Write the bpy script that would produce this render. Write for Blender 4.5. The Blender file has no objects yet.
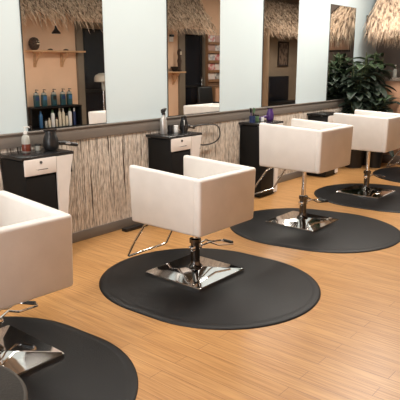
import bpy, bmesh, math, random
from mathutils import Vector, Matrix
PI = math.pi
rnd = random.Random(7)
C = bpy.context.scene.collection

# ------------------------------------------------------------------ materials
def mat(name, col, rough=.6, metal=0., spec=.5, noise=None, bump=None, emis=None, coat=0.):
    """noise=(scale xyz, second colour, contrast lo, hi); bump=(scale xyz, strength)"""
    m = bpy.data.materials.new(name); m.use_nodes = True
    nt = m.node_tree; b = nt.nodes['Principled BSDF']
    b.inputs['Base Color'].default_value = (*col, 1); b.inputs['Roughness'].default_value = rough
    b.inputs['Metallic'].default_value = metal; b.inputs['Specular IOR Level'].default_value = spec
    b.inputs['Coat Weight'].default_value = coat
    if emis:
        b.inputs['Emission Color'].default_value = (*emis[0], 1); b.inputs['Emission Strength'].default_value = emis[1]
    tc = nt.nodes.new('ShaderNodeTexCoord')
    def nz(sc, detail=4):
        mp = nt.nodes.new('ShaderNodeMapping'); mp.inputs['Scale'].default_value = sc
        nt.links.new(tc.outputs['Object'], mp.inputs['Vector'])
        n = nt.nodes.new('ShaderNodeTexNoise'); n.inputs['Scale'].default_value = 1; n.inputs['Detail'].default_value = detail
        nt.links.new(mp.outputs['Vector'], n.inputs['Vector']); return n
    if noise is None:                       # every material keeps a faint procedural variation
        noise = ((6, 6, 6), tuple(min(1, c * .93) for c in col), .35, .65)
    n = nz(noise[0]); r = nt.nodes.new('ShaderNodeValToRGB')
    r.color_ramp.elements[0].position = noise[2]; r.color_ramp.elements[1].position = noise[3]
    r.color_ramp.elements[0].color = (*noise[1], 1); r.color_ramp.elements[1].color = (*col, 1)
    nt.links.new(n.outputs['Fac'], r.inputs['Fac']); nt.links.new(r.outputs['Color'], b.inputs['Base Color'])
    if bump:
        n = nz(bump[0]); bp = nt.nodes.new('ShaderNodeBump'); bp.inputs['Strength'].default_value = bump[1]; bp.inputs['Distance'].default_value = .01
        nt.links.new(n.outputs['Fac'], bp.inputs['Height']); nt.links.new(bp.outputs['Normal'], b.inputs['Normal'])
    return m

M = {}
M['leather'] = mat('white_leather', (.80, .765, .73), .42, bump=((55, 55, 55), .06))
M['chrome'] = mat('chrome', (.82, .82, .82), .06, 1.)
M['darkchrome'] = mat('dark_chrome', (.13, .125, .12), .14, 1.)
M['rubber'] = mat('black_rubber_mat', (.010, .010, .011), .5, spec=.28, noise=((3, 3, 3), (.007, .007, .008), .3, .7), bump=((160, 160, 160), .12))
M['blackplastic'] = mat('black_plastic', (.012, .012, .013), .3)
M['blacklam'] = mat('black_laminate', (.006, .006, .006), .5, spec=.25)
M['blacktop'] = mat('black_worktop', (.014, .014, .015), .25)
M['whitelam'] = mat('white_laminate', (.84, .78, .73), .4)
M['palepaint'] = mat('pale_blue_paint', (.62, .73, .765), .7, noise=((1.3, 1.3, 1.3), (.60, .71, .745), .3, .7))
M['trim'] = mat('grey_brown_trim', (.20, .175, .152), .5, noise=((1.2, 20, 20), (.17, .148, .128), .3, .7))
M['mirror'] = mat('mirror_glass', (.90, .90, .885), .0, 1.)
M['mirroredge'] = mat('mirror_edge', (.035, .04, .04), .3)
M['peach'] = mat('peach_paint', (.84, .56, .38), .75, noise=((2, 2, 2), (.80, .53, .355), .3, .7))
M['khaki'] = mat('khaki_paint', (.30, .23, .16), .75)
M['brown'] = mat('brown_wall_paint', (.15, .115, .095), .75)
M['ceil'] = mat('dark_ceiling_paint', (.10, .085, .07), .9)
M['frame'] = mat('taupe_door_frame', (.21, .17, .125), .55)
M['doordark_bench'] = mat('doorway_dark_and_bench', (.013, .014, .018), .12)  # darkness of the rooms behind the doorways, put into colour; also bench back
M['wood'] = mat('pale_wood', (.62, .38, .21), .5, noise=((2, 30, 30), (.5, .29, .15), .3, .7))
M['rackwood'] = mat('brown_rack_wood', (.30, .16, .08), .5, noise=((20, 20, 2), (.22, .11, .05), .3, .7))
M['reedback'] = mat('reed_backing', (.24, .19, .15), .9)
M['counter'] = mat('peach_counter_panel', (.55, .31, .19), .6)
M['stone'] = mat('stone_ledge', (.30, .24, .20), .4, noise=((25, 25, 25), (.20, .16, .13), .4, .6))
M['coconut'] = mat('coconut_shell', (.10, .055, .035), .8, noise=((25, 25, 60), (.03, .018, .012), .35, .65), bump=((60, 60, 20), .6))
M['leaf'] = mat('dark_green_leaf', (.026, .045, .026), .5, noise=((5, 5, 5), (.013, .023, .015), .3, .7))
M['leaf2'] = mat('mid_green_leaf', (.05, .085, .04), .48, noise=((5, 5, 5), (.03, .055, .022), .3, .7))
M['stem'] = mat('green_stem', (.06, .08, .03), .6)
M['soil'] = mat('soil', (.03, .02, .015), .95)
M['pot'] = mat('black_pot', (.014, .013, .013), .45)
M['teal'] = mat('teal_shampoo', (.025, .085, .10), .3)
M['clearp'] = mat('pale_plastic', (.42, .42, .38), .25)
M['cream'] = mat('cream_plastic', (.72, .64, .50), .35)
M['whitep'] = mat('white_plastic', (.82, .82, .80), .3)
M['bluep'] = mat('blue_plastic', (.05, .16, .34), .3)
M['navyp'] = mat('navy_plastic', (.02, .04, .12), .3)
M['greenp'] = mat('green_plastic', (.10, .20, .10), .3)
M['silver'] = mat('silver_can', (.62, .61, .59), .3, .6)
M['purple'] = mat('purple_plastic', (.075, .028, .16), .3)
M['amber'] = mat('red_brown_liquid', (.16, .035, .02), .2)
M['charcoal'] = mat('charcoal_fabric', (.030, .026, .022), .9, bump=((120, 120, 120), .4))
M['piping'] = mat('grey_piping', (.07, .06, .05), .8)
M['blackvinyl'] = mat('black_vinyl', (.012, .012, .012), .4)
M['hood'] = mat('pale_hood_plastic', (.60, .55, .46), .3)
M['print'] = mat('framed_print', (.24, .17, .12), .6, noise=((14, 14, 8), (.07, .045, .035), .42, .58))
M['rope'] = mat('dark_bamboo', (.035, .025, .02), .7)
M['lampglow'] = mat('lamp_diffuser', (.9, .88, .84), .5, emis=((1., .93, .82), 5.0))
M['windowglow'] = mat('daylight_beyond_glass', (.8, .85, .9), .5, emis=((.86, .93, 1.), 1.2))
M['lightstop'] = mat('dark_light_stop', (.06, .04, .025), .9)  # for the boards added behind straw to stop light
def straw_mat():
    m = mat('straw', (.78, .60, .44), .8, noise=((26, 26, 5), (.19, .125, .085), .36, .54)); return m
M['straw'] = straw_mat()
def reed_mat():
    m = mat('reed_sticks', (.80, .72, .63), .75, noise=((70, 70, 15), (.44, .38, .32), .34, .58)); return m
M['reed'] = reed_mat()
def magmat(i):
    cols = [(.65, .60, .55), (.55, .16, .16), (.70, .55, .50), (.22, .20, .20), (.35, .33, .36), (.60, .58, .52), (.42, .25, .20)]
    c = cols[i % 7]; d = cols[(i * 3 + 2) % 7]
    return mat('magazine_cover', c, .35, noise=((9, 9, 9), d, .46, .54))

def floor_mat():
    m = bpy.data.materials.new('bamboo_plank_floor'); m.use_nodes = True
    nt = m.node_tree; b = nt.nodes['Principled BSDF']; L = nt.links
    tc = nt.nodes.new('ShaderNodeTexCoord')
    mp = nt.nodes.new('ShaderNodeMapping'); mp.inputs['Rotation'].default_value = (0, 0, PI / 2)
    L.new(tc.outputs['Object'], mp.inputs['Vector'])
    br = nt.nodes.new('ShaderNodeTexBrick'); br.offset = .37; br.offset_frequency = 2
    br.inputs['Scale'].default_value = 1; br.inputs['Brick Width'].default_value = .93; br.inputs['Row Height'].default_value = .096
    br.inputs['Mortar Size'].default_value = .0014; br.inputs['Mortar Smooth'].default_value = .1; br.inputs['Bias'].default_value = 0
    br.inputs['Color1'].default_value = (.56, .305, .118, 1); br.inputs['Color2'].default_value = (.61, .345, .142, 1); br.inputs['Mortar'].default_value = (.30, .14, .055, 1)
    L.new(mp.outputs['Vector'], br.inputs['Vector'])
    def nz(sc, lo, hi, c0, c1):
        q = nt.nodes.new('ShaderNodeMapping'); q.inputs['Scale'].default_value = sc; L.new(tc.outputs['Object'], q.inputs['Vector'])
        n = nt.nodes.new('ShaderNodeTexNoise'); n.inputs['Scale'].default_value = 1; n.inputs['Detail'].default_value = 5; L.new(q.outputs['Vector'], n.inputs['Vector'])
        r = nt.nodes.new('ShaderNodeValToRGB'); r.color_ramp.elements[0].position = lo; r.color_ramp.elements[1].position = hi
        r.color_ramp.elements[0].color = (*c0, 1); r.color_ramp.elements[1].color = (*c1, 1); L.new(n.outputs['Fac'], r.inputs['Fac']); return r
    a = nz((85, 3.2, 1), .30, .62, (.74, .66, .58), (1.04, 1.03, 1.02)); c = nz((22, 1.1, 1), .3, .7, (.90, .87, .84), (1.05, 1.05, 1.05))
    x = nt.nodes.new('ShaderNodeMixRGB'); x.blend_type = 'MULTIPLY'; x.inputs[0].default_value = 1
    y = nt.nodes.new('ShaderNodeMixRGB'); y.blend_type = 'MULTIPLY'; y.inputs[0].default_value = 1
    L.new(br.outputs['Color'], x.inputs[1]); L.new(a.outputs['Color'], x.inputs[2]); L.new(x.outputs['Color'], y.inputs[1]); L.new(c.outputs['Color'], y.inputs[2])
    L.new(y.outputs['Color'], b.inputs['Base Color'])
    b.inputs['Roughness'].default_value = .33; b.inputs['Specular IOR Level'].default_value = .42
    bp = nt.nodes.new('ShaderNodeBump'); bp.inputs['Strength'].default_value = .25; bp.inputs['Distance'].default_value = .002; bp.invert = True
    L.new(br.outputs['Fac'], bp.inputs['Height']); L.new(bp.outputs['Normal'], b.inputs['Normal'])
    return m
M['floor'] = floor_mat()

# ------------------------------------------------------------------ mesh helpers
def rotm(r): return Matrix.Rotation(r[2], 4, 'Z') @ Matrix.Rotation(r[1], 4, 'Y') @ Matrix.Rotation(r[0], 4, 'X')
class MB:
    def __init__(s): s.bm = bmesh.new()
    def box(s, c, d, bev=0., rot=(0, 0, 0), seg=2, warp=None):
        t = bmesh.new(); bmesh.ops.create_cube(t, size=1)
        for v in t.verts: v.co = Vector((v.co.x * d[0], v.co.y * d[1], v.co.z * d[2]))
        if warp:
            for v in t.verts: v.co = Vector(warp(v.co))
        if bev > 0: bmesh.ops.bevel(t, geom=t.edges[:], offset=bev, segments=seg, profile=.5, affect='EDGES')
        t.transform(Matrix.Translation(c) @ rotm(rot)); s.add(t); return s
    def add(s, t):
        me = bpy.data.meshes.new('t'); t.to_mesh(me); t.free(); s.bm.from_mesh(me); bpy.data.meshes.remove(me)
    def cyl(s, p0, p1, r0, r1=None, seg=16):
        return s.tube([p0, p1], [r0, r0 if r1 is None else r1], seg)
    def tube(s, pts, r, seg=10, close=False):
        pts = [Vector(p) for p in pts]; n = len(pts)
        if not isinstance(r, (list, tuple)): r = [r] * n
        rings = []; up = None
        for i, p in enumerate(pts):
            if close: d = pts[(i + 1) % n] - pts[i - 1]
            else: d = pts[min(i + 1, n - 1)] - pts[max(i - 1, 0)]
            d.normalize()
            if up is None: up = Vector((0, 0, 1)) if abs(d.z) < .9 else Vector((1, 0, 0))
            a = d.cross(up)
            if a.length < 1e-4: a = d.cross(Vector((0, 1, 0)))
            a.normalize(); b = a.cross(d).normalized(); up = b
            rings.append([s.bm.verts.new(p + (a * math.cos(2 * PI * k / seg) + b * math.sin(2 * PI * k / seg)) * r[i]) for k in range(seg)])
        for i in range(n if close else n - 1):
            A, B = rings[i], rings[(i + 1) % n]
            for k in range(seg): s.bm.faces.new((A[k], A[(k + 1) % seg], B[(k + 1) % seg], B[k]))
        if not close: s.bm.faces.new(rings[0][::-1]); s.bm.faces.new(rings[-1])
        return s
    def lathe(s, prof, c=(0, 0, 0), seg=24, sx=1, sy=1):
        rings = []; c = Vector(c)
        for r, z in prof:
            if r < 1e-5: rings.append([s.bm.verts.new(c + Vector((0, 0, z)))])
            else: rings.append([s.bm.verts.new(c + Vector((r * sx * math.cos(2 * PI * k / seg), r * sy * math.sin(2 * PI * k / seg), z))) for k in range(seg)])
        for A, B in zip(rings, rings[1:]):
            if len(A) == 1 and len(B) == 1: continue
            for k in range(seg):
                k2 = (k + 1) % seg
                if len(A) == 1: s.bm.faces.new((A[0], B[k2], B[k]))
                elif len(B) == 1: s.bm.faces.new((A[k], A[k2], B[0]))
                else: s.bm.faces.new((A[k], A[k2], B[k2], B[k]))
        if len(rings[0]) > 1: s.bm.faces.new(rings[0][::-1])
        if len(rings[-1]) > 1: s.bm.faces.new(rings[-1])
        return s
    def rings(s, loops, cap=True):
        R = [[s.bm.verts.new(p) for p in l] for l in loops]; n = len(R[0])
        for A, B in zip(R, R[1:]):
            for k in range(n): s.bm.faces.new((A[k], A[(k + 1) % n], B[(k + 1) % n], B[k]))
        if cap: s.bm.faces.new(R[0][::-1]); s.bm.faces.new(R[-1])
        return s
    def build(s, name, m, parent=None, loc=(0, 0, 0), smooth=True, angle=40, rotz=0):
        bmesh.ops.recalc_face_normals(s.bm, faces=s.bm.faces[:])
        me = bpy.data.meshes.new(name); s.bm.to_mesh(me); s.bm.free()
        me.materials.append(M[m] if isinstance(m, str) else m)
        if smooth:
            me.polygons.foreach_set('use_smooth', [True] * len(me.polygons)); me.set_sharp_from_angle(angle=math.radians(angle))
        o = bpy.data.objects.new(name, me); C.objects.link(o); o.location = loc; o.rotation_euler.z = rotz
        if parent: o.parent = parent
        return o
def tag(o, label=None, cat=None, group=None, kind=None):
    if label: o['label'] = label
    if cat: o['category'] = cat
    if group: o['group'] = group
    if kind: o['kind'] = kind
    return o
def thing(name, label, cat, loc=(0, 0, 0), rotz=0, group=None):
    o = bpy.data.objects.new(name, None); C.objects.link(o); o.empty_display_size = .1
    o.location = loc; o.rotation_euler.z = rotz; return tag(o, label, cat, group)
def dup(root, loc, rotz=0, label=None, group=None, shift=None):
    r = root.copy(); C.objects.link(r); r.location = loc; r.rotation_euler = (0, 0, rotz)
    if label: r['label'] = label
    if group: r['group'] = group
    for ch in list(root.children):
        c = ch.copy(); C.objects.link(c); c.parent = r
        for g in list(ch.children):
            d = g.copy(); C.objects.link(d); d.parent = c
    return r
def struct(name, mb, m, **k):
    o = mb.build(name, m, **k); o['kind'] = 'structure'; return o

WY = 3.973      # face of the mirror wall
OY = -1.254     # face of the opposite wall
CZ = 3.35       # ceiling height
# ------------------------------------------------------------------ the room
struct('floor', MB().box((6.75, 1.36, -.05), (19.7, 5.5, .1)), 'floor', smooth=False)
struct('ceiling', MB().box((6.75, 1.36, CZ + .05), (19.7, 5.5, .1)), 'ceil', smooth=False)
struct('wall_front', MB().box((6.75, WY + .07, (.905 + CZ) / 2 + .0), (19.7, .14, CZ - .905)), 'palepaint', smooth=False)
struct('wall_front_lower', MB().box((6.75, WY + .075, .4525), (19.7, .13, .905)), 'reedback', smooth=False)
# opposite wall in stretches round the two doorways
def stretch(x0, x1, m, n, z0=0, z1=CZ): struct(n, MB().box(((x0 + x1) / 2, OY - .07, (z0 + z1) / 2), (x1 - x0, .14, z1 - z0)), m, smooth=False)
mb = MB()
for x0, x1, z0, z1 in ((-3.1, 7.22, 0, CZ), (7.22, 8.60, 2.33, CZ), (8.60, 10.18, 0, CZ), (10.18, 11.13, 2.33, CZ), (11.13, 13.0, 0, CZ)):
    mb.box(((x0 + x1) / 2, OY - .07, (z0 + z1) / 2), (x1 - x0, .14, z1 - z0))
struct('wall_back', mb, 'peach', smooth=False)
struct('wall_back_far', MB().box((14.8, OY - .07, CZ / 2), (3.6, .14, CZ)), 'khaki', smooth=False)
struct('wall_right', MB().box((16.67, 1.36, CZ / 2), (.14, 5.5, CZ)), 'brown', smooth=False)
# left end wall with a wide shop window
mb = MB()
mb.box((-3.07, 1.36, .2), (.14, 5.5, .4)).box((-3.07, 1.36, (2.6 + CZ) / 2), (.14, 5.5, CZ - 2.6))
mb.box((-3.07, -1.0, 1.5), (.14, .75, 2.2)).box((-3.07, 3.7, 1.5), (.14, .75, 2.2))
struct('wall_left', mb, 'peach', smooth=False)
win = MB()
for y in (-.6, .7, 2.02, 3.3): win.box((-3.07, y, 1.5), (.12, .06, 2.2))
win.box((-3.07, 1.35, .43), (.12, 3.96, .06)).box((-3.07, 1.35, 2.57), (.12, 3.96, .06))
w = struct('window_1', win, 'frame', smooth=False)
g = MB().box((-3.09, 1.35, 1.5), (.012, 3.9, 2.1)).build('window_glass', 'windowglow', w); g['kind'] = 'structure'
# partition behind the bar
struct('wall_bar', MB().box((9.31, 3.365, CZ / 2), (.12, 1.215, CZ)), 'brown', smooth=False)
# doorways, a near-black sheet paints the dark of the room behind each
for n, x0, x1, zt in (('door_1', 7.22, 8.60, 2.33), ('door_2', 10.18, 11.13, 2.33)):
    f = .15 if n == 'door_1' else .2
    fr = MB().box((x0 + f / 2, OY - .03, zt / 2), (f, .16, zt)).box((x1 - .012, OY - .03, zt / 2), (.024, .16, zt)).box(((x0 + x1) / 2, OY - .03, zt - .06), (x1 - x0 - .001, .155, .12))
    d = struct(n, fr, 'frame', smooth=False)
    a, b = x0 + f, x1 - .024
    p = MB().box(((a + b) / 2, OY - .06, (zt - .12) / 2), (b - a, .03, zt - .12)).build('doorway_dark', 'doordark_bench', d, smooth=False)
    s = MB().box(((a + b) / 2, OY - .035, 1.0), (b - a, .02, .07)).box((a + .04, OY - .035, (zt - .12) / 2), (.07, .02, zt - .14)).box((b - .04, OY - .035, (zt - .12) / 2), (.07, .02, zt - .14)).build('door_stile', 'blackplastic', d, smooth=False)
    h = MB().tube([(b - .1, OY - .02, .9), (b - .1, OY + .04, .92), (b - .1, OY + .04, 1.2), (b - .1, OY - .02, 1.22)], .012).build('door_handle', 'chrome', d)

# trims of the mirror wall
struct('trim_1', MB().box((5.3, WY - .010, .9625), (12.4 - 4.6 + .2, .034, .112), .003).box((5.3, WY - .028, 1.012), (8.0, .02, .012), .003), 'trim')
struct('baseboard_front', MB().box((5.3, WY - .014, .045), (8.0, .028, .09), .004), 'trim')
struct('baseboard_back', MB().box((2.0, OY + .01, .05), (10.2, .02, .1), .003), 'frame')
# reed matting between baseboard and trim
mb = MB(); x = 1.35; z0, z1 = .088, .908
while x < 9.22:
    w = rnd.uniform(.0045, .0085); lean = rnd.gauss(-.01, .03); y = WY - rnd.uniform(.004, .014)
    p = [(x, y, z0), (x + lean * .35 + rnd.uniform(-.004, .004), y, .36), (x + lean * .7 + rnd.uniform(-.004, .004), y - .001, .63), (x + lean, y, z1)]
    mb.tube(p, w * .6, 5); x += w * .62
r = struct('trim_2', mb, 'reed', angle=80)
r['label'] = 'vertical reed matting on the lower wall'

# ------------------------------------------------------------------ mirrors
where = ['wall mirror reflecting a peach wall with a shelf and bottles, nearest to the camera',
         'wall mirror reflecting a magazine rack and a dark doorway, behind the second chair',
         'wall mirror reflecting a framed picture under the thatch, behind the third chair',
         'wall mirror reflecting the leafy plants, farthest from the camera']
mspan = [(2.612, 3.430), (4.243, 5.085), (5.925, 6.735), (7.600, 8.405)]
for (x0, x1), lb in zip(mspan, where):
    t = thing('wall_mirror', lb, 'mirror', ((x0 + x1) / 2, WY, 1.02), group=None)
    w_ = x1 - x0
    MB().box((0, -.0035, .667), (w_, .005, 1.332)).build('mirror_backing', 'mirroredge', t, smooth=False)
    MB().box((0, -.0075, .667), (w_ - .012, .003, 1.320)).build('mirror_glass', 'mirror', t, smooth=False)

# ------------------------------------------------------------------ salon mats
def mat_outline(a, b, n, off, z, N=96):
    o = []
    for k in range(N):
        t = 2 * PI * (k + .5) / N; c, s = math.cos(t), math.sin(t)
        r = a - off; o.append((r * c, r * math.sin(t) + math.copysign(b - a, s), z))
    return o
A_, B_, N_ = .698, .818, 2.36
mb = MB().rings([mat_outline(A_, B_, N_, 0, 0), mat_outline(A_, B_, N_, .001, .004), mat_outline(A_, B_, N_, .012, .009), mat_outline(A_, B_, N_, .048, .016), mat_outline(A_, B_, N_, .054, .0148), mat_outline(A_, B_, N_, .062, .0165)])
m0 = mb.build('salon_mat', 'rubber', angle=60)
MZ = .0165
mats = [((1.245, 2.47), .06, 'black rubber salon mat under the nearest chair at the left'),
        ((3.025, 2.455), .05, 'black rubber salon mat in the middle, under the chair with the low seat'),
        ((4.76, 2.555), .2, 'black rubber salon mat under the third chair, right of the centre'),
        ((6.46, 2.56), .1, 'black rubber salon mat under the chair by the plants'),
        ((8.10, 2.52), .1, 'black rubber salon mat at the right edge, farthest away')]
for i, ((x, y), rz, lb) in enumerate(mats):
    o = m0 if i == 0 else m0.copy()
    if i: C.objects.link(o)
    o.location = (x, y, 0); o.rotation_euler.z = rz; tag(o, lb, 'mat', 'salon mats under the chairs')

# ------------------------------------------------------------------ styling chairs
W, D, HT = .639, .669, .403
def taper(z, lo): return 1 - .027 * (lo - z) / HT if False else 1
def mk_panel(x0, x1, y0, y1, rise):
    """panel of the tub; narrows a little to the bottom, its top edge follows rise(y)"""
    cx, cy = (x0 + x1) / 2, (y0 + y1) / 2
    def warp(v):
        X, Y = v.x + cx, v.y + cy
        if v.z < 0: X *= .973; Y *= .973; Z = 0
        else: Z = HT + rise(Y)
        return (X, Y, Z)
    return warp
def rise(y): return .012 * (y / (D / 2)) * (1 if y > 0 else 1.3)
def make_chair():
    """front towards +y; body parts are modelled with the underside at z = 0 and set at the lift"""
    t = thing('styling_chair', 'x', 'chair')
    parts = []
    def part(mb, n, m, angle=40): o = mb.build(n, m, t, angle=angle); parts.append(o); return o
    ta, tb = .056, .060
    # backrest
    q = MB(); q.box((0, 0, 0), (W, tb, HT), .018, seg=3, warp=mk_panel(-W / 2, W / 2, -D / 2, -D / 2 + tb, rise)); part(q, 'backrest', 'leather')
    for s in (-1, 1):
        x0, x1 = (-W / 2, -W / 2 + ta) if s < 0 else (W / 2 - ta, W / 2)
        q = MB(); q.box((0, 0, 0), (ta, D - tb + .014, HT), .018, seg=3, warp=mk_panel(x0, x1, -D / 2 + tb - .014, D / 2, rise)); part(q, 'armrest', 'leather')
    q = MB(); q.box((0, .03, .135), (W - 2 * ta - .006, D - tb - .03, .13), .03, seg=4)
    part(q, 'seat', 'leather')
    q = MB(); q.box((0, .025, .033), (W * .973 - 2 * ta, D * .973 - tb - .02, .06), .008); part(q, 'seat_base', 'leather')
    q = MB(); q.box((0, 0, -.012), (.26, .26, .022), .004).box((0, .0, -.028), (.12, .12, .02), .004); part(q, 'mounting_plate', 'darkchrome')
    # U footrest hung from the front underside
    q = MB(); hw = .205
    pts = [(-hw, .22, -.006), (-hw, .30, -.05), (-hw - .005, .40, -.19), (-hw - .01, .475, -.318), (-hw + .01, .485, -.33),
           (0, .487, -.33), (hw - .01, .485, -.33), (hw + .01, .475, -.318), (hw + .005, .40, -.19), (hw, .30, -.05), (hw, .22, -.006)]
    q.tube(pts, .0085, 10); f = part(q, 'footrest', 'chrome')
    # lift column, its long piston slides in the sleeve
    q = MB().cyl((0, 0, -.045), (0, 0, -.30), .021, seg=20); part(q, 'piston', 'chrome')
    q = MB().lathe([(.0, .045), (.052, .045), (.056, .055), (.038, .075), (.034, .10), (.034, .235), (.044, .24), (.044, .268), (.030, .275), (.0, .275)], seg=28)
    part(q, 'column', 'darkchrome')
    q = MB().box((0, 0, .20), (.11, .045, .035), .006).cyl((.05, 0, .20), (.068, 0, .20), .014).cyl((-.05, 0, .20), (-.068, 0, .20), .014); part(q, 'pump_housing', 'chrome')
    # foot lever: two bars with a cross pedal
    q = MB().tube([(.04, .018, .205), (.16, .03, .215), (.25, .045, .175), (.385, .06, .150), (.40, .02, .148), (.40, -.05, .148), (.37, -.075, .150), (.24, -.03, .165), (.16, -.012, .205), (.04, -.018, .205)], .0065, 8)
    part(q, 'foot_lever', 'chrome')
    q = MB().cyl((.402, .045, .149), (.402, -.045, .149), .012); part(q, 'pedal_grip', 'blackplastic')
    # square chrome pyramid base
    def sq(h, z, r=.02, N=5):
        o = []
        for cx, cy, a0 in ((h - r, h - r, 0), (-h + r, h - r, PI / 2), (-h + r, -h + r, PI), (h - r, -h + r, 1.5 * PI)):
            for k in range(N): a = a0 + PI / 2 * k / (N - 1); o.append((cx + r * math.cos(a), cy + r * math.sin(a), z))
        return o
    q = MB().rings([sq(.264, 0), sq(.268, .003), sq(.268, .018), sq(.262, .0225), sq(.16, .034), sq(.062, .048)])
    part(q, 'base_plate', 'chrome', 12)
    return t
BODY = {'backrest', 'armrest', 'seat', 'seat_base', 'mounting_plate', 'footrest', 'piston'}
proto = make_chair()
chairs = [(1.410, 2.612, .425, -2.5, 'white box styling chair at the left edge, nearest to the camera'),
          (3.055, 2.620, .430, 0, 'white box styling chair in the middle, its square chrome base fully in view'),
          (4.822, 2.710, .585, 0, 'white box styling chair raised high on its column, third from the left'),
          (6.485, 2.790, .570, 1, 'white box styling chair farthest away in view, in front of the plants'),
          (8.150, 2.650, .420, 0, 'white box styling chair past the right edge, seen only in the mirror')]
for i, (x, y, zb, rz, lb) in enumerate(chairs):
    o = proto if i == 0 else dup(proto, (0, 0, 0))
    o.location = (x, y, MZ); o['label'] = lb; o['group'] = 'white styling chairs in a row'
    o.rotation_euler.z = 0
    for ch in o.children:
        n = ch.name.split('.')[0]; ch.location = (0, 0, 0); ch.rotation_euler.z = 0
        if n in BODY: ch.location.z = zb - MZ; ch.rotation_euler.z = math.radians(rz)
        if i == 0 and n in ('foot_lever', 'pedal_grip'): ch.rotation_euler.z = .50
        if i == 1 and n in ('base_plate', 'column', 'pump_housing', 'foot_lever', 'pedal_grip', 'piston'): ch.location.x = .025
        if i == 0 and n in ('base_plate',): ch.location = (-.005, -.005, 0); ch.rotation_euler.z = .0

# ------------------------------------------------------------------ stations
def make_station():
    """origin: back left floor corner, wall at y = 0, front at y = -dp"""
    t = thing('styling_station', 'x', 'cabinet'); w_, dp, h = .44, .315, .875
    q = MB().box((.01, -dp / 2 - .002, .43), (.018, dp - .012, .82), .002).box((w_ * .78, -dp / 2 - .002, .37), (.018, dp - .012, .70), .002).box((w_ - .01, -dp / 2 - .002, .78), (.018, dp - .012, .14), .002)
    q.box((w_ * .39, -.012, .43), (w_ * .74, .016, .82)).box((w_ * .39, -dp / 2, .035), (w_ * .74, dp - .04, .05)).box((w_ / 2, -dp / 2, .715), (w_ - .04, dp - .03, .016))
    q.build('carcass', 'blacklam', t)
    MB().box((w_ / 2, -dp / 2 + .001, h - .0125), (w_ + .03, dp + .012, .025), .003).build('worktop', 'blacktop', t)
    d = MB().box((w_ * .32, -dp - .002, .793), (w_ * .63, .016, .122), .002).build('drawer', 'whitelam', t)
    MB().tube([(w_ * .32 - .045, -dp - .010, .775), (w_ * .32 - .045, -dp - .030, .775), (w_ * .32 + .045, -dp - .030, .775), (w_ * .32 + .045, -dp - .010, .775)], .0035, 8).build('handle', 'chrome', d)
    MB().cyl((w_ * .32, -dp - .010, .825), (w_ * .32, -dp - .016, .825), .011).build('lock', 'darkchrome', d)
    MB().box((w_ * .31, -dp + .004, .375), (w_ * .60, .016, .68), .002).build('door', 'blacklam', t)
    # white side panel, its outer edge sweeps in towards the floor
    o = [(w_ * .645, .852), (w_ * .645, .035)]
    for k in range(13): u = k / 12; o.append((w_ * (.80 + .20 * u ** 2.2), .035 + .817 * u))
    q = MB(); q.rings([[(x, -dp - .010, z) for x, z in o], [(x, -dp + .006, z) for x, z in o]]); q.build('side_front', 'whitelam', t, smooth=False)
    return t
st0 = make_station()
sts = [(2.335, 'black and white styling cabinet beside the nearest chair, a black dryer on top'),
       (3.925, 'black and white styling cabinet with a spray bottle and black dryer on top'),
       (5.450, 'black styling cabinet behind the third chair, a purple hairdryer on top'),
       (7.050, 'black styling cabinet mostly hidden by the third and fourth chairs')]
for i, (x, lb) in enumerate(sts):
    o = st0 if i == 0 else dup(st0, (0, 0, 0))
    o.location = (x, WY - .022, 0); o['label'] = lb; o['group'] = 'styling cabinets along the wall'
TZ = .875
# ------------------------------------------------------------------ things on the stations
def dryer(loc, rz, col, label, s=1.):
    t = thing('hair_dryer', label, 'hairdryer', loc, rz, 'hairdryers on the cabinets')
    t.scale = (s, s, s)
    # barrel stands on its rear grille, nozzle up, handle to +x
    MB().lathe([(0, .0), (.030, 0), (.040, .008), (.046, .03), (.046, .075), (.040, .105), (.032, .125), (.030, .15), (0, .15)]).build('barrel', col, t)
    MB().lathe([(0, .148), (.033, .148), (.036, .156), (.036, .163), (0, .163)], seg=20, sx=1.15, sy=.6).build('nozzle', 'blackplastic', t)
    MB().tube([(.03, 0, .055), (.08, 0, .05), (.13, 0, .035), (.165, 0, .024)], [.02, .018, .016, .014], 12).build('handle', col, t)
    MB().box((.10, -.018, .046), (.03, .008, .014), .002, rot=(0, .2, 0)).build('switch', 'silver', t)
    return t
dryer((2.70, 3.80, TZ), -.25, 'blackplastic', 'big black hairdryer standing on the nearest cabinet', 1.0).scale = (1.34, 1.34, 1.02)
dryer((4.33, 3.83, TZ), .0, 'blackplastic', 'black hairdryer standing on the second cabinet, right of the jars', .95)
dryer((5.805, 3.76, TZ), 2.6, 'purple', 'purple hairdryer standing on the cabinet behind the third chair', .98)
def pump(loc, s, body, pumpm, label, name='pump_bottle', cat='bottle', group=None, par=None):
    t = thing(name, label, cat, loc, rnd.uniform(-.5, .5), group); t.scale = (s, s, s)
    MB().lathe([(0, 0), (.030, 0), (.033, .004), (.033, .10), (.028, .125), (.013, .138), (.012, .148), (0, .148)]).build('bottle_body', body, t)
    MB().lathe([(0, .146), (.015, .146), (.015, .165), (.005, .167), (.005, .19), (.014, .192), (.014, .202), (0, .203)]).tube([(0, 0, .197), (.03, 0, .198), (.048, 0, .190)], .006, 8).build('pump', pumpm, t)
    return t
t = pump((2.512, 3.86, TZ), .98, 'clearp', 'whitep', 'clear soap bottle with red brown label and white pump on the nearest cabinet')
MB().lathe([(0, .01), (.0338, .01), (.0345, .02), (.0345, .06), (.0338, .066), (0, .066)]).build('label_band', 'amber', t)
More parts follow.
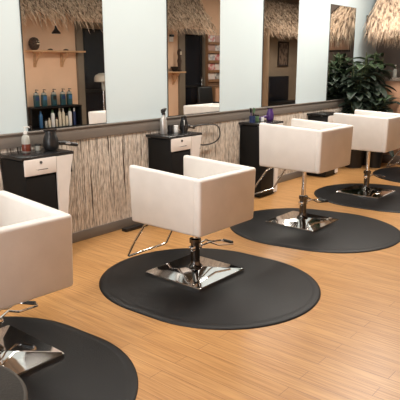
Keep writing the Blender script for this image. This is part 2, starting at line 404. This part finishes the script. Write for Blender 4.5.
def jar(loc, r, h, m, lid, label, group=None):
    t = thing('jar', label, 'jar', loc, 0, group)
    MB().lathe([(0, 0), (r * .94, 0), (r, .004), (r, h * .72), (r * .93, h * .76), (0, h * .76)], seg=20).build('jar_body', m, t)
    MB().lathe([(0, h * .76), (r * .98, h * .76), (r * .98, h * .97), (r * .93, h), (0, h)], seg=20).build('lid', lid, t); return t
jar((2.625, 3.87, TZ), .026, .05, 'clearp', 'blackplastic', 'small clear jar between pump bottle and big black hairdryer')
jar((4.170, 3.87, TZ), .026, .075, 'blackplastic', 'blackplastic', 'black jar next to the silver spray bottle')
jar((4.232, 3.85, TZ), .024, .07, 'whitep', 'whitep', 'white jar right of the silver spray bottle')
# comb holder
t = thing('comb_holder', 'black cup of combs between white jar and hairdryer', 'holder', (4.282, 3.79, TZ))
MB().lathe([(0, 0), (.022, 0), (.024, .07), (.021, .07), (.020, .006), (0, .006)], seg=18).build('cup', 'blackplastic', t)
for k in range(3): MB().box((-.01 + .01 * k, 0, .075), (.005, .018, .09), .001, rot=(0, (k - 1) * .12, 0)).build('comb', ['blackplastic', 'whitep', 'blackplastic'][k], t)
# trigger spray
t = thing('spray_bottle', 'silver spray bottle with black trigger on the second cabinet', 'bottle', (4.062, 3.86, TZ), .3)
MB().lathe([(0, 0), (.031, 0), (.034, .005), (.034, .125), (.026, .155), (.013, .175), (.013, .19), (0, .19)]).build('bottle_body', 'silver', t)
MB().lathe([(0, .185), (.017, .185), (.017, .205), (0, .207)], seg=16).box((.0, 0, .226), (.075, .024, .036), .007, rot=(0, -.18, 0)).cyl((.035, 0, .234), (.058, 0, .238), .009).tube([(.022, 0, .215), (.036, 0, .19), (.030, 0, .165)], .005, 8).build('trigger_head', 'blackplastic', t)
# flat iron hanging off the right end of the second cabinet with its looping cord
t = thing('flat_iron', 'black flat iron and plug reaching over the right end of the second cabinet', 'hair iron', (4.41, 3.86, TZ))
MB().box((.02, .03, .028), (.20, .028, .022), .006, rot=(0, -.05, .1)).box((.02, -.0, .03), (.20, .026, .022), .006, rot=(0, -.08, -.08)).build('plates', 'blackplastic', t)
def smooth_path(P, n=8):
    P = [Vector(p) for p in P]; o = []
    for i in range(len(P) - 1):
        a, b, c, d = P[max(i - 1, 0)], P[i], P[i + 1], P[min(i + 2, len(P) - 1)]
        for k in range(n):
            u = k / n; o.append(.5 * ((2 * b) + (-a + c) * u + (2 * a - 5 * b + 4 * c - d) * u * u + (-a + 3 * b - 3 * c + d) * u ** 3))
    return o + [P[-1]]
MB().tube(smooth_path([(.11, .02, .03), (.28, .03, .035), (.50, .04, .02), (.60, .05, -.03), (.61, .05, -.12), (.53, .05, -.175), (.38, .05, -.19), (.25, .05, -.17), (.20, .05, -.10), (.24, .05, -.07)]), .0075, 8).build('cord', 'blackplastic', t)
# third cabinet top
t = thing('brush_holder', 'dark cup of hairbrushes and combs on the third cabinet', 'holder', (5.535, 3.83, TZ))
MB().lathe([(0, 0), (.034, 0), (.037, .075), (.034, .075), (.031, .006), (0, .006)], seg=20).build('cup', 'navyp', t)
for k in range(4):
    a = k * 1.5; x, y = .016 * math.cos(a), .016 * math.sin(a)
    b = MB().cyl((x * .5, y * .5, .01), (x * 1.6, y * 1.6, .12), .005, .006, 8).build('brush_handle', ['blackplastic', 'silver', 'purple', 'blackplastic'][k], t)
    MB().cyl((x * 1.6, y * 1.6, .115), (x * 2.1, y * 2.1, .165), .014, .012, 12).build('brush_head', ['blackplastic', 'silver', 'blackplastic', 'greenp'][k], b)
jar((5.640, 3.84, TZ), .030, .085, 'greenp', 'blackplastic', 'dark green jar between brush cup and purple hairdryer')
jar((5.705, 3.80, TZ), .020, .05, 'whitep', 'whitep', 'tiny white jar beside the purple hairdryer')
# power strip by the baseboard
t = thing('power_strip', 'flat black power strip with cord on the floor by the baseboard', 'power strip', (3.66, 3.86, 0), .0)
MB().box((-.02, 0, .016), (.28, .07, .032), .006).build('strip_body', 'blackplastic', t)
MB().tube(smooth_path([(.12, 0, .014), (.20, -.03, .006), (.25, .02, .006), (.30, .05, .006)]), .005, 8).build('cord', 'blackplastic', t)

# ------------------------------------------------------------------ plants at the end of the mirror wall
def leaf(bm, base, dirv, L, Wd, droop):
    d = Vector(dirv).normalized(); side = d.cross(Vector((0, 0, 1)))
    if side.length < .05: side = Vector((1, 0, 0))
    side.normalize(); n = 7; prev = None; p = Vector(base); step = L / n
    for i in range(n + 1):
        u = i / n; w = Wd * .5 * math.sin(PI * min(1, u * .93 + .07)) ** .75 * (1 - .25 * u)
        if i == n: w = .002
        up = side.cross(d).normalized()
        a = bm.verts.new(p - side * w + up * w * .35); b = bm.verts.new(p); c = bm.verts.new(p + side * w + up * w * .35)
        if prev: bm.faces.new((prev[0], prev[1], b, a)); bm.faces.new((prev[1], prev[2], c, b))
        prev = (a, b, c); p = p + d * step; d = (d + Vector((0, 0, -droop / n))).normalized()
def plant(loc, h, spread, nst, label, seed, pot_r=.16, L=.26, ymax=None):
    R = random.Random(seed); t = thing('potted_plant', label, 'plant', loc, 0, 'leafy plants at the end of the mirror wall')
    MB().lathe([(0, 0), (pot_r * .78, 0), (pot_r, .26), (pot_r * 1.06, .27), (pot_r * 1.06, .30), (pot_r * .96, .30), (pot_r * .92, .26), (0, .26)], seg=32).build('pot', 'pot', t)
    MB().lathe([(0, .255), (pot_r * .92, .258), (pot_r * .5, .275), (0, .28)], seg=24).build('soil', 'soil', t)
    stm = MB(); fo = MB(); fo2 = MB()
    for k in range(nst):
        a = R.uniform(0, 2 * PI); rr = spread * math.sqrt(R.random()); hh = h * R.uniform(.35, 1) if k > nst * .3 else h * R.uniform(.85, 1)
        top = Vector((rr * math.cos(a), rr * math.sin(a), hh))
        P = smooth_path([(.04 * math.cos(a), .04 * math.sin(a), .26), (top.x * .35, top.y * .35, .26 + (hh - .26) * .55), top], 5)
        stm.tube(P, .006, 6)
        for j in range(7):
            u = R.uniform(.4, 1); q = Vector(P[int(u * (len(P) - 1))]); b = R.uniform(0, 2 * PI)
            dv = (math.cos(b), math.sin(b), R.uniform(-.1, .8))
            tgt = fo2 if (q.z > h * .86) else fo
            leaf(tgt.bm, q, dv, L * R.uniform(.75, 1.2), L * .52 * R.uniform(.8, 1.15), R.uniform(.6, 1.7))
    # keep the foliage off the wall behind it
    for m_ in (fo, fo2):
        for v in m_.bm.verts:
            if ymax is not None and v.co.y > ymax: v.co.y = ymax - (v.co.y - ymax) * .25
    stm.build('stem', 'stem', t)
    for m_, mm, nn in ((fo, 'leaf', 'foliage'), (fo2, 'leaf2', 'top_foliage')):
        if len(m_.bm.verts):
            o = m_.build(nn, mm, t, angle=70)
            md = o.modifiers.new('thick', 'SOLIDIFY'); md.thickness = .0015
plant((8.46, 3.69, 0), 1.73, .17, 30, 'tallest leafy green plant between mirror wall and bar counter', 3, L=.30, ymax=WY - 3.68 - .02)
plant((8.13, 3.73, 0), 1.60, .17, 26, 'leafy dark plant standing right in front of the farthest mirror', 5, L=.29, ymax=WY - 3.72 - .03)
plant((8.32, 3.47, 0), 1.15, .18, 16, 'lower leafy plant in front of the two taller ones', 9, pot_r=.115, L=.31, ymax=.5)

# ------------------------------------------------------------------ thatch
def blade(mb, p, d, L, w, R):
    d = Vector(d).normalized(); s = d.cross(Vector((R.uniform(-1, 1), R.uniform(-1, 1), R.uniform(.2, 1)))).normalized(); n = s.cross(d).normalized()
    mid = p + d * L * .55 + Vector((0, 0, -.01 * R.random())); tip = mid + (d + Vector((R.uniform(-.15, .15), R.uniform(-.1, .1), -.35))).normalized() * L * .45
    bm = mb.bm
    a = [bm.verts.new(p + s * w), bm.verts.new(p - s * w * .5 + n * w * .8), bm.verts.new(p - s * w * .5 - n * w * .8)]
    b = [bm.verts.new(mid + s * w * .9), bm.verts.new(mid - s * w * .5 + n * w * .7), bm.verts.new(mid - s * w * .5 - n * w * .7)]
    c = bm.verts.new(tip)
    for k in range(3):
        bm.faces.new((a[k], a[(k + 1) % 3], b[(k + 1) % 3], b[k])); bm.faces.new((b[k], b[(k + 1) % 3], c))
def eave(x0, x1, label, seed, ridge=(OY + .02, 3.18), edge=(-.68, 2.49), dens=70):
    R = random.Random(seed)
    t = thing('thatched_eave', label, 'thatch', ((x0 + x1) / 2, OY, 0)); cx = (x0 + x1) / 2
    q = MB(); ln = x1 - x0; dy, dz = edge[0] - ridge[0], edge[1] - ridge[1]
    ang = math.atan2(dz, dy)
    q.box((0, ridge[0] + dy / 2 - OY - .02, (ridge[1] + edge[1]) / 2 - .055), (ln - .1, math.hypot(dy, dz), .03), rot=(ang, 0, 0)); q.build('light_stop_board', 'lightstop', t, smooth=False)  # sloped board added behind the thatch only to block light
    for k in range(int(ln / 1.1) + 1):
        MB().cyl((-ln / 2 + .1 + k * (ln - .2) / int(ln / 1.1), ridge[0] - OY + .03, ridge[1] - .18), (-ln / 2 + .1 + k * (ln - .2) / int(ln / 1.1), edge[0] - OY - .05, edge[1] - .10), .025).build('rafter', 'rope', t)
    q = MB(); rows = 8
    for r in range(rows):
        u = r / (rows - 1)
        for k in range(int(ln * dens)):
            uu = max(.02, u + R.uniform(-.08, .08))
            p = Vector((R.uniform(-ln / 2, ln / 2), ridge[0] - OY + dy * uu + .0, ridge[1] + dz * uu + R.uniform(-.02, .04)))
            lean = R.gauss(.30, .38)
            blade(q, p, (lean, dy * R.uniform(.8, 1.1), dz * R.uniform(.8, 1.35)), R.uniform(.28, .5), R.uniform(.006, .012), R)
    for k in range(int(ln * dens * 1.2)):    # ragged fringe
        p = Vector((R.uniform(-ln / 2, ln / 2), edge[0] - OY + R.uniform(-.10, .03), edge[1] + R.uniform(-.05, .06)))
        blade(q, p, (R.gauss(-.1, .3), R.uniform(0, .25), -1), R.uniform(.1, .26), R.uniform(.003, .007), R)
    for v in q.bm.verts:
        if v.co.y < .012: v.co.y = .012
        v.co.x = max(-ln / 2 - .2, min(ln / 2 + .2, v.co.x))
    o = q.build('straw', 'straw', t, smooth=False); o['kind'] = 'stuff'
eave(4.3, 10.62, 'long thatched straw eave over the shelves, seen in the first two mirrors', 21)
eave(12.3, 16.15, 'thatched straw eave above the framed picture, seen in the third mirror', 22, ridge=(OY + .02, 3.22), edge=(-.72, 2.52))
# hut roof over the bar: straw on a half hip, ridge falling away from the mirror wall
t = thing('thatched_bar_roof', 'shaggy straw thatch roof hanging over the bar counter at the upper right', 'thatch', (9.0, 3.4, 0))
R = random.Random(5); q = MB()
def ridge_pt(v): return Vector((.14, .40 - .80 * v, 2.88 - .76 * v))           # v 0..1 away from the mirror wall
def eave_pt(v): return Vector((-.36 + .10 * v, .40 - .80 * v, 2.20 - .05 * v))
q2 = MB()
def slab(pts, th):
    loops = [[Vector(p) for p in pts], [Vector(p) - Vector((-.02, 0, th)) for p in pts]]; q2.rings(loops)
slab([ridge_pt(0) - Vector((0, 0, .05)), ridge_pt(1) - Vector((0, 0, .05)), eave_pt(1) + Vector((.05, 0, 0)), eave_pt(0) + Vector((.05, 0, 0))], .02)
q2.build('light_stop_board', 'lightstop', t, smooth=False)
MB().cyl(ridge_pt(0), ridge_pt(1), .03).build('ridge_pole', 'rope', t)
MB().cyl(eave_pt(0) + Vector((.06, 0, -.03)), eave_pt(1) + Vector((.06, 0, -.03)), .025).build('eave_pole', 'rope', t)
for v in (.02, .5, .98): MB().cyl(ridge_pt(v) - Vector((0, 0, .05)), eave_pt(v) + Vector((.06, 0, -.03)), .02).build('rafter', 'rope', t)
for k in range(3300):
    v, u = R.random(), R.random() ** .8
    a, b = ridge_pt(v), eave_pt(v); p = a.lerp(b, u) + Vector((R.uniform(-.04, 0), 0, R.uniform(-.01, .05)))
    d = (b - a).normalized() + Vector((R.uniform(-.1, .1), R.gauss(0, .25), -.25)); blade(q, p, d, R.uniform(.26, .46), R.uniform(.0035, .0075), R)
for k in range(520):
    v = R.random(); p = eave_pt(v) + Vector((R.uniform(-.05, .08), 0, R.uniform(-.06, .04)))
    blade(q, p, (R.uniform(-.2, .05), R.gauss(0, .2), -1), R.uniform(.12, .42), R.uniform(.003, .007), R)
for k in range(500):                      # shaggy far edge
    u = R.random(); p = ridge_pt(1).lerp(eave_pt(1), u) + Vector((0, 0, R.uniform(0, .04)))
    blade(q, p, (R.uniform(-.6, 0), R.uniform(-.5, 0), -.8), R.uniform(.2, .35), R.uniform(.004, .008), R)
for v in q.bm.verts:
    if v.co.y > WY - 3.4 - .012: v.co.y = WY - 3.4 - .012
    if v.co.x > .235: v.co.x = .235
o = q.build('straw', 'straw', t, smooth=False); o['kind'] = 'stuff'
# bamboo stick on the pale wall next to it
tag(MB().cyl((8.80, WY - .02, 1.97), (8.80, WY - .02, 2.25), .017, seg=12).lathe([(.021, 0), (.021, .02), (0, .02)], (8.80, WY - .02, 2.25)).lathe([(0, 0), (.021, .0), (.021, .02)], (8.80, WY - .02, 2.08)).build('bamboo_stick', 'rope'), 'short dark stick hanging on the pale wall beside the thatch', 'stick')
# bar counter
t = thing('bar_counter', 'tall peach bar counter with stone ledge at the right edge', 'counter', (8.98, 3.25, 0))
MB().box((0, 0, .66), (.44, .66, 1.24), .004).build('counter_panel', 'counter', t)
MB().box((0, 0, .025), (.42, .58, .05)).build('plinth', 'brown', t)
MB().box((-.20, 0, .08), (.05, .665, .12), .004).build('kick_board', 'brown', t)
MB().box((-.02, 0, 1.305), (.50, .72, .05), .008).build('ledge', 'stone', t)
t = pump((8.84, 3.47, 1.33), .95, 'clearp', 'whitep', 'clear bottle with white top standing on the bar ledge')

t = thing('wall_board', 'peach wooden board on the brown bar wall, seen in the farthest mirror', 'board', (9.25, 3.27, 1.85))
MB().box((-.018, 0, 0), (.03, .44, .17), .004).build('panel', 'counter', t)
MB().box((-.022, 0, -.10), (.04, .46, .03), .004).build('rail', 'rope', t)
# ------------------------------------------------------------------ pouf in the near left corner
t = thing('round_pouf', 'dark grey upholstered round seat in the bottom left corner, only its edge in view', 'stool', (.650, 1.69, .05))
rp = .33
MB().lathe([(0, .09), (rp * .94, .09), (rp, .12), (rp * 1.0, .38), (rp * .985, .42), (rp * .95, .44), (rp * .6, .455), (0, .46)], seg=48).build('cushion', 'charcoal', t)
MB().tube([(rp * .965 * math.cos(2 * PI * k / 48), rp * .965 * math.sin(2 * PI * k / 48), .433) for k in range(48)], .008, 8, close=True).build('piping', 'piping', t)
for k in range(4):
    a = PI / 4 + k * PI / 2; MB().cyl((rp * .7 * math.cos(a), rp * .7 * math.sin(a), -.05), (rp * .65 * math.cos(a), rp * .65 * math.sin(a), .1), .016, .02).build('leg', 'blackplastic', t)

# ------------------------------------------------------------------ opposite side, seen in the mirrors
# shelf with brackets
def wall_shelf(x0, x1, z, brx, label):
    t = thing('wall_shelf', label, 'shelf', ((x0 + x1) / 2, OY, z)); cx = (x0 + x1) / 2
    MB().box((0, .125, -.015), (x1 - x0, .25, .03), .003).build('board', 'wood', t)
    for b in brx:
        x = b - cx
        MB().box((x, .015, -.165), (.05, .025, .27), .003).box((x, .11, -.045), (.05, .2, .025), .003).tube([(x, .03, -.27), (x, .10, -.17), (x, .19, -.06)], .013, 8).build('bracket', 'wood', t)
    return t
wall_shelf(6.09, 7.27, 1.775, (6.27, 6.87), 'long pale wooden shelf with two brackets, seen in the nearest mirror')
wall_shelf(9.55, 10.19, 1.36, (10.0,), 'short wooden shelf by a doorway, seen in the second mirror')
t = thing('coconut', 'carved brown coconut on the long shelf in the nearest mirror', 'coconut', (6.21, OY + .12, 1.775))
MB().lathe([(0, 0), (.05, .004), (.09, .04), (.108, .10), (.104, .15), (.075, .20), (.03, .222), (0, .225)], seg=24, sx=.86).build('shell', 'coconut', t)
MB().box((.02, .10, .11), (.07, .02, .018), .004).box((.02, .092, .15), (.08, .02, .012), .004).build('carving', 'cream', t)
for x, lb in ((6.55, 'small dark shell ornament in the middle of the long shelf'), (6.90, 'small dark shell ornament near the right end of the long shelf')):
    tag(MB().lathe([(0, 0), (.035, .003), (.042, .015), (.02, .03), (0, .034)], (x, OY + .12, 1.775), sx=1.4).build('shell_ornament', 'coconut'), lb, 'ornament', 'small ornaments on the long shelf')
# pendant
t = thing('bell_lamp', 'small black bell shaped pendant hanging below the thatch in the nearest mirror', 'lamp', (6.434, -.774, 2.055))
MB().cyl((0, 0, .13), (0, 0, .50), .005, seg=8).build('cord', 'blackplastic', t)
MB().lathe([(.075, 0), (.080, .012), (.062, .04), (.036, .07), (.022, .10), (.020, .135), (0, .14), (0, .13), (.015, .1), (.03, .065), (.055, .035), (.070, .0)]).build('shade', 'blackplastic', t)
# product unit
t = thing('product_unit', 'black open shelf unit of hair products against the peach wall, in the nearest mirror', 'shelf unit', (6.50, OY, 0))
w_ = 1.14
MB().box((0, .15, .755), (w_, .30, .03), .002).build('top_board', 'blacklam', t)
for s in (-1, 1): MB().box((s * (w_ / 2 - .012), .15, .37), (.024, .29, .74), .002).build('side_panel', 'blacklam', t)
MB().box((0, .01, .37), (w_ - .05, .016, .74)).build('back_panel', 'blacklam', t)
for z in (.04, .385): MB().box((0, .155, z - .012), (w_ - .05, .27, .024), .002).build('shelf', 'blacklam', t)
# five big pump bottles on top
def big_bottle(x, s, label):
    t = thing('shampoo_bottle', label, 'bottle', (x, OY + .15, .77), 0, 'big teal pump bottles on the black unit')
    MB().box((0, 0, .105), (.098, .07, .21), .012, seg=3).build('bottle_body', 'teal', t)
    MB().box((0, 0, .228), (.086, .06, .05), .02, seg=3).build('bottle_shoulder', 'clearp', t)
    MB().box((.0, .036, .15), (.075, .003, .07), .001).build('bottle_label', ['navyp', 'bluep', 'blackplastic'][s], t)
    MB().lathe([(0, .25), (.018, .25), (.018, .272), (.006, .274), (.006, .295), (.016, .297), (.014, .31), (0, .312)], seg=16).tube([(0, 0, .302), (.02, .02, .302), (.03, .035, .296)], .006, 8).build('pump', 'blackplastic', t)
for k, (x, lb) in enumerate(((6.16, 'leftmost teal pump bottle of five on the black unit'), (6.325, 'second teal pump bottle from the left on the black unit'), (6.54, 'third teal pump bottle, the middle of five on the black unit'),
                             (6.745, 'fourth teal pump bottle from the left on the black unit'), (6.90, 'rightmost teal pump bottle of five on the black unit'))):
    big_bottle(x, k % 3, lb)
def slim(x, r, h, m, cap, lb):
    t = thing('product_bottle', lb, 'bottle', (x, OY + .19, .385), 0, 'hair product bottles inside the black unit')
    MB().lathe([(0, 0), (r * .95, 0), (r, .004), (r, h * .72), (r * .8, h * .79), (r * .5, h * .82), (0, h * .82)], seg=18).build('bottle_body', m, t)
    MB().lathe([(0, h * .81), (r * .52, h * .81), (r * .5, h * .985), (r * .4, h), (0, h)], seg=14).build('cap', cap, t)
for a in ((6.20, .034, .31, 'bluep', 'bluep', 'tall blue bottle at the left inside the black unit'),
          (6.31, .026, .15, 'clearp', 'blackplastic', 'low dark topped bottle right of the blue one in the unit'),
          (6.385, .026, .17, 'cream', 'cream', 'small cream bottle beside the tall white one in the unit'),
          (6.465, .036, .32, 'whitep', 'greenp', 'tall white bottle with a dark green cap inside the black unit'),
          (6.545, .022, .17, 'cream', 'amber', 'short cream bottle with a reddish cap inside the black unit'),
          (6.625, .030, .34, 'cream', 'cream', 'tallest cream bottle of the pair inside the black unit'),
          (6.705, .030, .33, 'cream', 'whitep', 'tall cream bottle with a white cap inside the black unit'),
          (6.78, .026, .23, 'cream', 'blackplastic', 'medium cream bottle with a black cap inside the black unit'),
          (6.86, .036, .33, 'whitep', 'greenp', 'white and green bottle near the right inside the black unit'),
          (6.965, .030, .32, 'navyp', 'whitep', 'navy bottle with a white cap inside the black unit')): slim(*a)
# hooded dryer
t = thing('hooded_dryer', 'pale domed hair dryer on a tall pole before the dark doorway, nearest mirror', 'dryer', (7.60, -.92, 0))
MB().lathe([(0, 1.36), (.08, 1.352), (.15, 1.315), (.175, 1.26), (.175, 1.20), (.165, 1.19), (.155, 1.20), (.155, 1.25), (.13, 1.29), (.07, 1.32), (0, 1.325)], seg=32).build('hood', 'hood', t)
MB().lathe([(0, 1.02), (.03, 1.02), (.035, 1.06), (.035, 1.20), (.02, 1.33), (0, 1.33)], seg=16).build('neck', 'clearp', t)
MB().cyl((0, 0, .06), (0, 0, 1.05), .018).build('pole', 'chrome', t)
for k in range(5):
    a = k * 2 * PI / 5; l = MB().tube([(0, 0, .09), (.22 * math.cos(a), .22 * math.sin(a), .06)], [.018, .013], 10).build('leg', 'chrome', t)
    MB().lathe([(0, 0), (.018, .004), (.024, .025), (.018, .045), (0, .05)], (.23 * math.cos(a), .23 * math.sin(a), 0), seg=14).build('caster', 'blackplastic', l)
# things round the short shelf
t = thing('wall_phone', 'small white wall phone with black top by the shelf, second mirror', 'phone', (9.93, OY, 2.02))
MB().box((0, .02, .055), (.12, .04, .11), .006).build('phone_body', 'whitep', t)
MB().box((0, .045, .135), (.13, .05, .05), .012).build('handset', 'blackplastic', t)
t = thing('black_bowl', 'black bowl on the short shelf in the second mirror', 'bowl', (9.93, OY + .13, 1.36))
MB().lathe([(0, 0), (.05, 0), (.085, .05), (.10, .11), (.094, .11), (.08, .055), (.045, .012), (0, .012)]).build('bowl_body', 'blackplastic', t)
t = thing('carved_figurine', 'carved dark figurine with pale face at the end of the short shelf', 'figurine', (10.09, OY + .13, 1.36))
MB().lathe([(0, 0), (.05, 0), (.055, .02), (.035, .05), (.042, .15), (.055, .24), (.035, .30), (.03, .33), (.048, .38), (.052, .44), (.03, .50), (0, .515)], seg=18).build('figure_body', 'coconut', t)
MB().box((0, .046, .41), (.05, .018, .075), .006).build('figure_face', 'cream', t)
# black armchair before door 2
t = thing('waiting_chair', 'black vinyl armchair standing before the dark doorway in the second mirror', 'chair', (10.80, -.70, 0), 0)
MB().box((0, .02, .40), (.50, .50, .14), .03, seg=3).build('seat', 'blackvinyl', t)
MB().box((0, -.24, .72), (.52, .10, .56), .035, rot=(.12, 0, 0), seg=3).build('backrest', 'blackvinyl', t)
for s in (-1, 1): MB().box((s * .29, 0, .50), (.07, .52, .26), .02, seg=3).build('armrest', 'blackvinyl', t)
for s in (-1, 1):
    for u in (-1, 1): MB().cyl((s * .26, u * .22, 0), (s * .25, u * .2, .34), .018, .024).build('leg', 'blackplastic', t)
# magazine rack with a cabinet below
t = thing('magazine_rack', 'brown wooden wall rack full of magazines at the right of the second mirror', 'rack', (11.57, OY, 0))
rw = .84
MB().box((0, .012, 1.64), (rw, .02, 1.16), .002).build('back_board', 'rackwood', t)
for s in (-1, 1): MB().box((s * rw / 2, .06, 1.605), (.025, .12, 1.25), .003).build('side_board', 'rackwood', t)
zs = [1.10, 1.33, 1.56, 1.79, 2.0]
for z in zs: MB().box((0, .085, z + .0), (rw - .03, .12, .016), .002).box((0, .138, z + .03), (rw - .03, .01, .05), .002).build('tier', 'rackwood', t)
cc = 0
tiers = ['lowest', 'second lowest', 'middle', 'second highest', 'top']
spots = ['left', 'middle', 'right']
for i, z in enumerate(zs):
    for j in range(3):
        mg = MB().box((0, 0, .10), (.25, .008, .20), .001, rot=(.12, 0, 0)).build('magazine', magmat(cc * 5 + i), None, loc=(11.57 - .26 + .26 * j, OY + .105, z + .009), smooth=False)
        tag(mg, 'magazine at the %s of the %s tier of the wooden rack' % (spots[j], tiers[i]), 'magazine', 'magazines in the wall rack'); cc += 1
t = thing('low_cabinet', 'low orange brown wooden cabinet under the magazine rack', 'cabinet', (11.57, OY, 0))
MB().box((0, .17, .50), (.84, .34, .96), .004).build('carcass', 'rackwood', t)
for s in (-1, 1):
    d = MB().box((s * .205, .345, .50), (.39, .018, .88), .004).build('door', 'counter', t)
    MB().lathe([(0, 0), (.014, 0), (.016, .014), (0, .018)], (s * .04, .356, .56), seg=14).build('knob', 'darkchrome', d)
# framed picture, posts and dark bench of the far hut
t = thing('framed_picture', 'dark framed narrow print on the khaki wall in the third mirror', 'picture', (14.76, OY, 1.80))
fw, fh = .56, .70
MB().box((0, .018, fh / 2 - .02), (fw, .03, .045), .004).box((0, .018, -fh / 2 + .02), (fw, .03, .045), .004).box((-fw / 2 + .02, .018, 0), (.045, .03, fh - .085), .004).box((fw / 2 - .02, .018, 0), (.045, .03, fh - .085), .004).build('frame', 'rope', t)
MB().box((0, .008, 0), (fw - .08, .012, fh - .08)).build('print', 'print', t, smooth=False)
tag(MB().cyl((12.90, -.60, 0), (12.90, -.60, 2.42), .085, .075, 16).build('hut_post', mat('pale_post', (.42, .29, .18), .7, noise=((8, 8, 1.5), (.30, .2, .12), .3, .7))), 'pale round post holding the thatch in the third mirror', 'post')
t = thing('reception_bench', 'dark bench with tall back below the framed picture, third mirror', 'bench', (14.43, OY, 0))
MB().box((0, .30, .28), (1.06, .55, .40), .02).build('seat', 'blackvinyl', t)
MB().box((0, .07, .82), (1.06, .12, .72), .03).build('backrest', 'doordark_bench', t)
for s in (-1, 1): MB().box((s * .49, .30, .04), (.06, .5, .08), .004).build('leg', 'blackplastic', t)

# ------------------------------------------------------------------ lights
def ceiling_light(x, y, w_, d_, e, col, lb):
    t = thing('ceiling_light', lb, 'light', (x, y, CZ), 0, 'flat panel lights on the ceiling')
    MB().box((0, 0, -.02), (w_ + .05, d_ + .05, .04), .004).build('housing', 'whitep', t)
    MB().box((0, 0, -.043), (w_, d_, .006)).build('diffuser', 'lampglow', t, smooth=False)
    l = bpy.data.lights.new('ceiling_lamp', 'AREA'); l.shape = 'RECTANGLE'; l.size = w_; l.size_y = d_; l.energy = e; l.color = col
    o = bpy.data.objects.new('lamp_light', l); C.objects.link(o); o.parent = t; o.location = (0, 0, -.055)
WARM = (1., .93, .84)
for k, (x, y, e) in enumerate(((-1.0, 2.3, 38), (1.3, 2.75, 40), (3.6, 2.6, 46), (5.9, 2.6, 48), (7.6, 2.8, 60), (10.6, 1.2, 50), (14.0, .8, 60))):
    ceiling_light(x, y, 1.15, .55, e, WARM, ['flat ceiling panel light at the window end', 'flat ceiling panel light above the nearest chair', 'flat ceiling panel light before the second chair',
        'flat ceiling panel light between third and fourth chairs', 'flat ceiling panel light near the plants and bar', 'flat ceiling panel light beyond the bar', 'flat ceiling panel light at the far end'][k])
l = bpy.data.lights.new('window_daylight', 'AREA'); l.shape = 'RECTANGLE'; l.size = 3.8; l.size_y = 2.0; l.energy = 110; l.color = (.90, .95, 1.)
o = bpy.data.objects.new('window_light', l); C.objects.link(o); o.location = (-2.98, 1.35, 1.5); o.rotation_euler = (0, -PI / 2, 0)
wd = bpy.data.worlds.new('world'); bpy.context.scene.world = wd; wd.use_nodes = True
wd.node_tree.nodes['Background'].inputs[0].default_value = (.9, .95, 1, 1); wd.node_tree.nodes['Background'].inputs[1].default_value = .3

# ------------------------------------------------------------------ camera
f = 570.; pitch = math.atan2(137, 570); yaw = math.atan2(490, math.hypot(570, 137))
cam = bpy.data.cameras.new('camera'); co = bpy.data.objects.new('camera', cam); C.objects.link(co)
cam.sensor_width = 36; cam.sensor_fit = 'HORIZONTAL'; cam.lens = f / 400 * 36; cam.clip_start = .05; cam.clip_end = 60
Fv = Vector((math.cos(yaw) * math.cos(pitch), math.sin(yaw) * math.cos(pitch), -math.sin(pitch)))
co.location = (0, 0, 1.55); co.rotation_euler = Fv.to_track_quat('-Z', 'Y').to_euler()
sc = bpy.context.scene; sc.camera = co
vs = sc.view_settings; vs.view_transform = 'Standard'; vs.look = 'None'; vs.gamma = 1; vs.use_curve_mapping = False; vs.exposure = 0.0
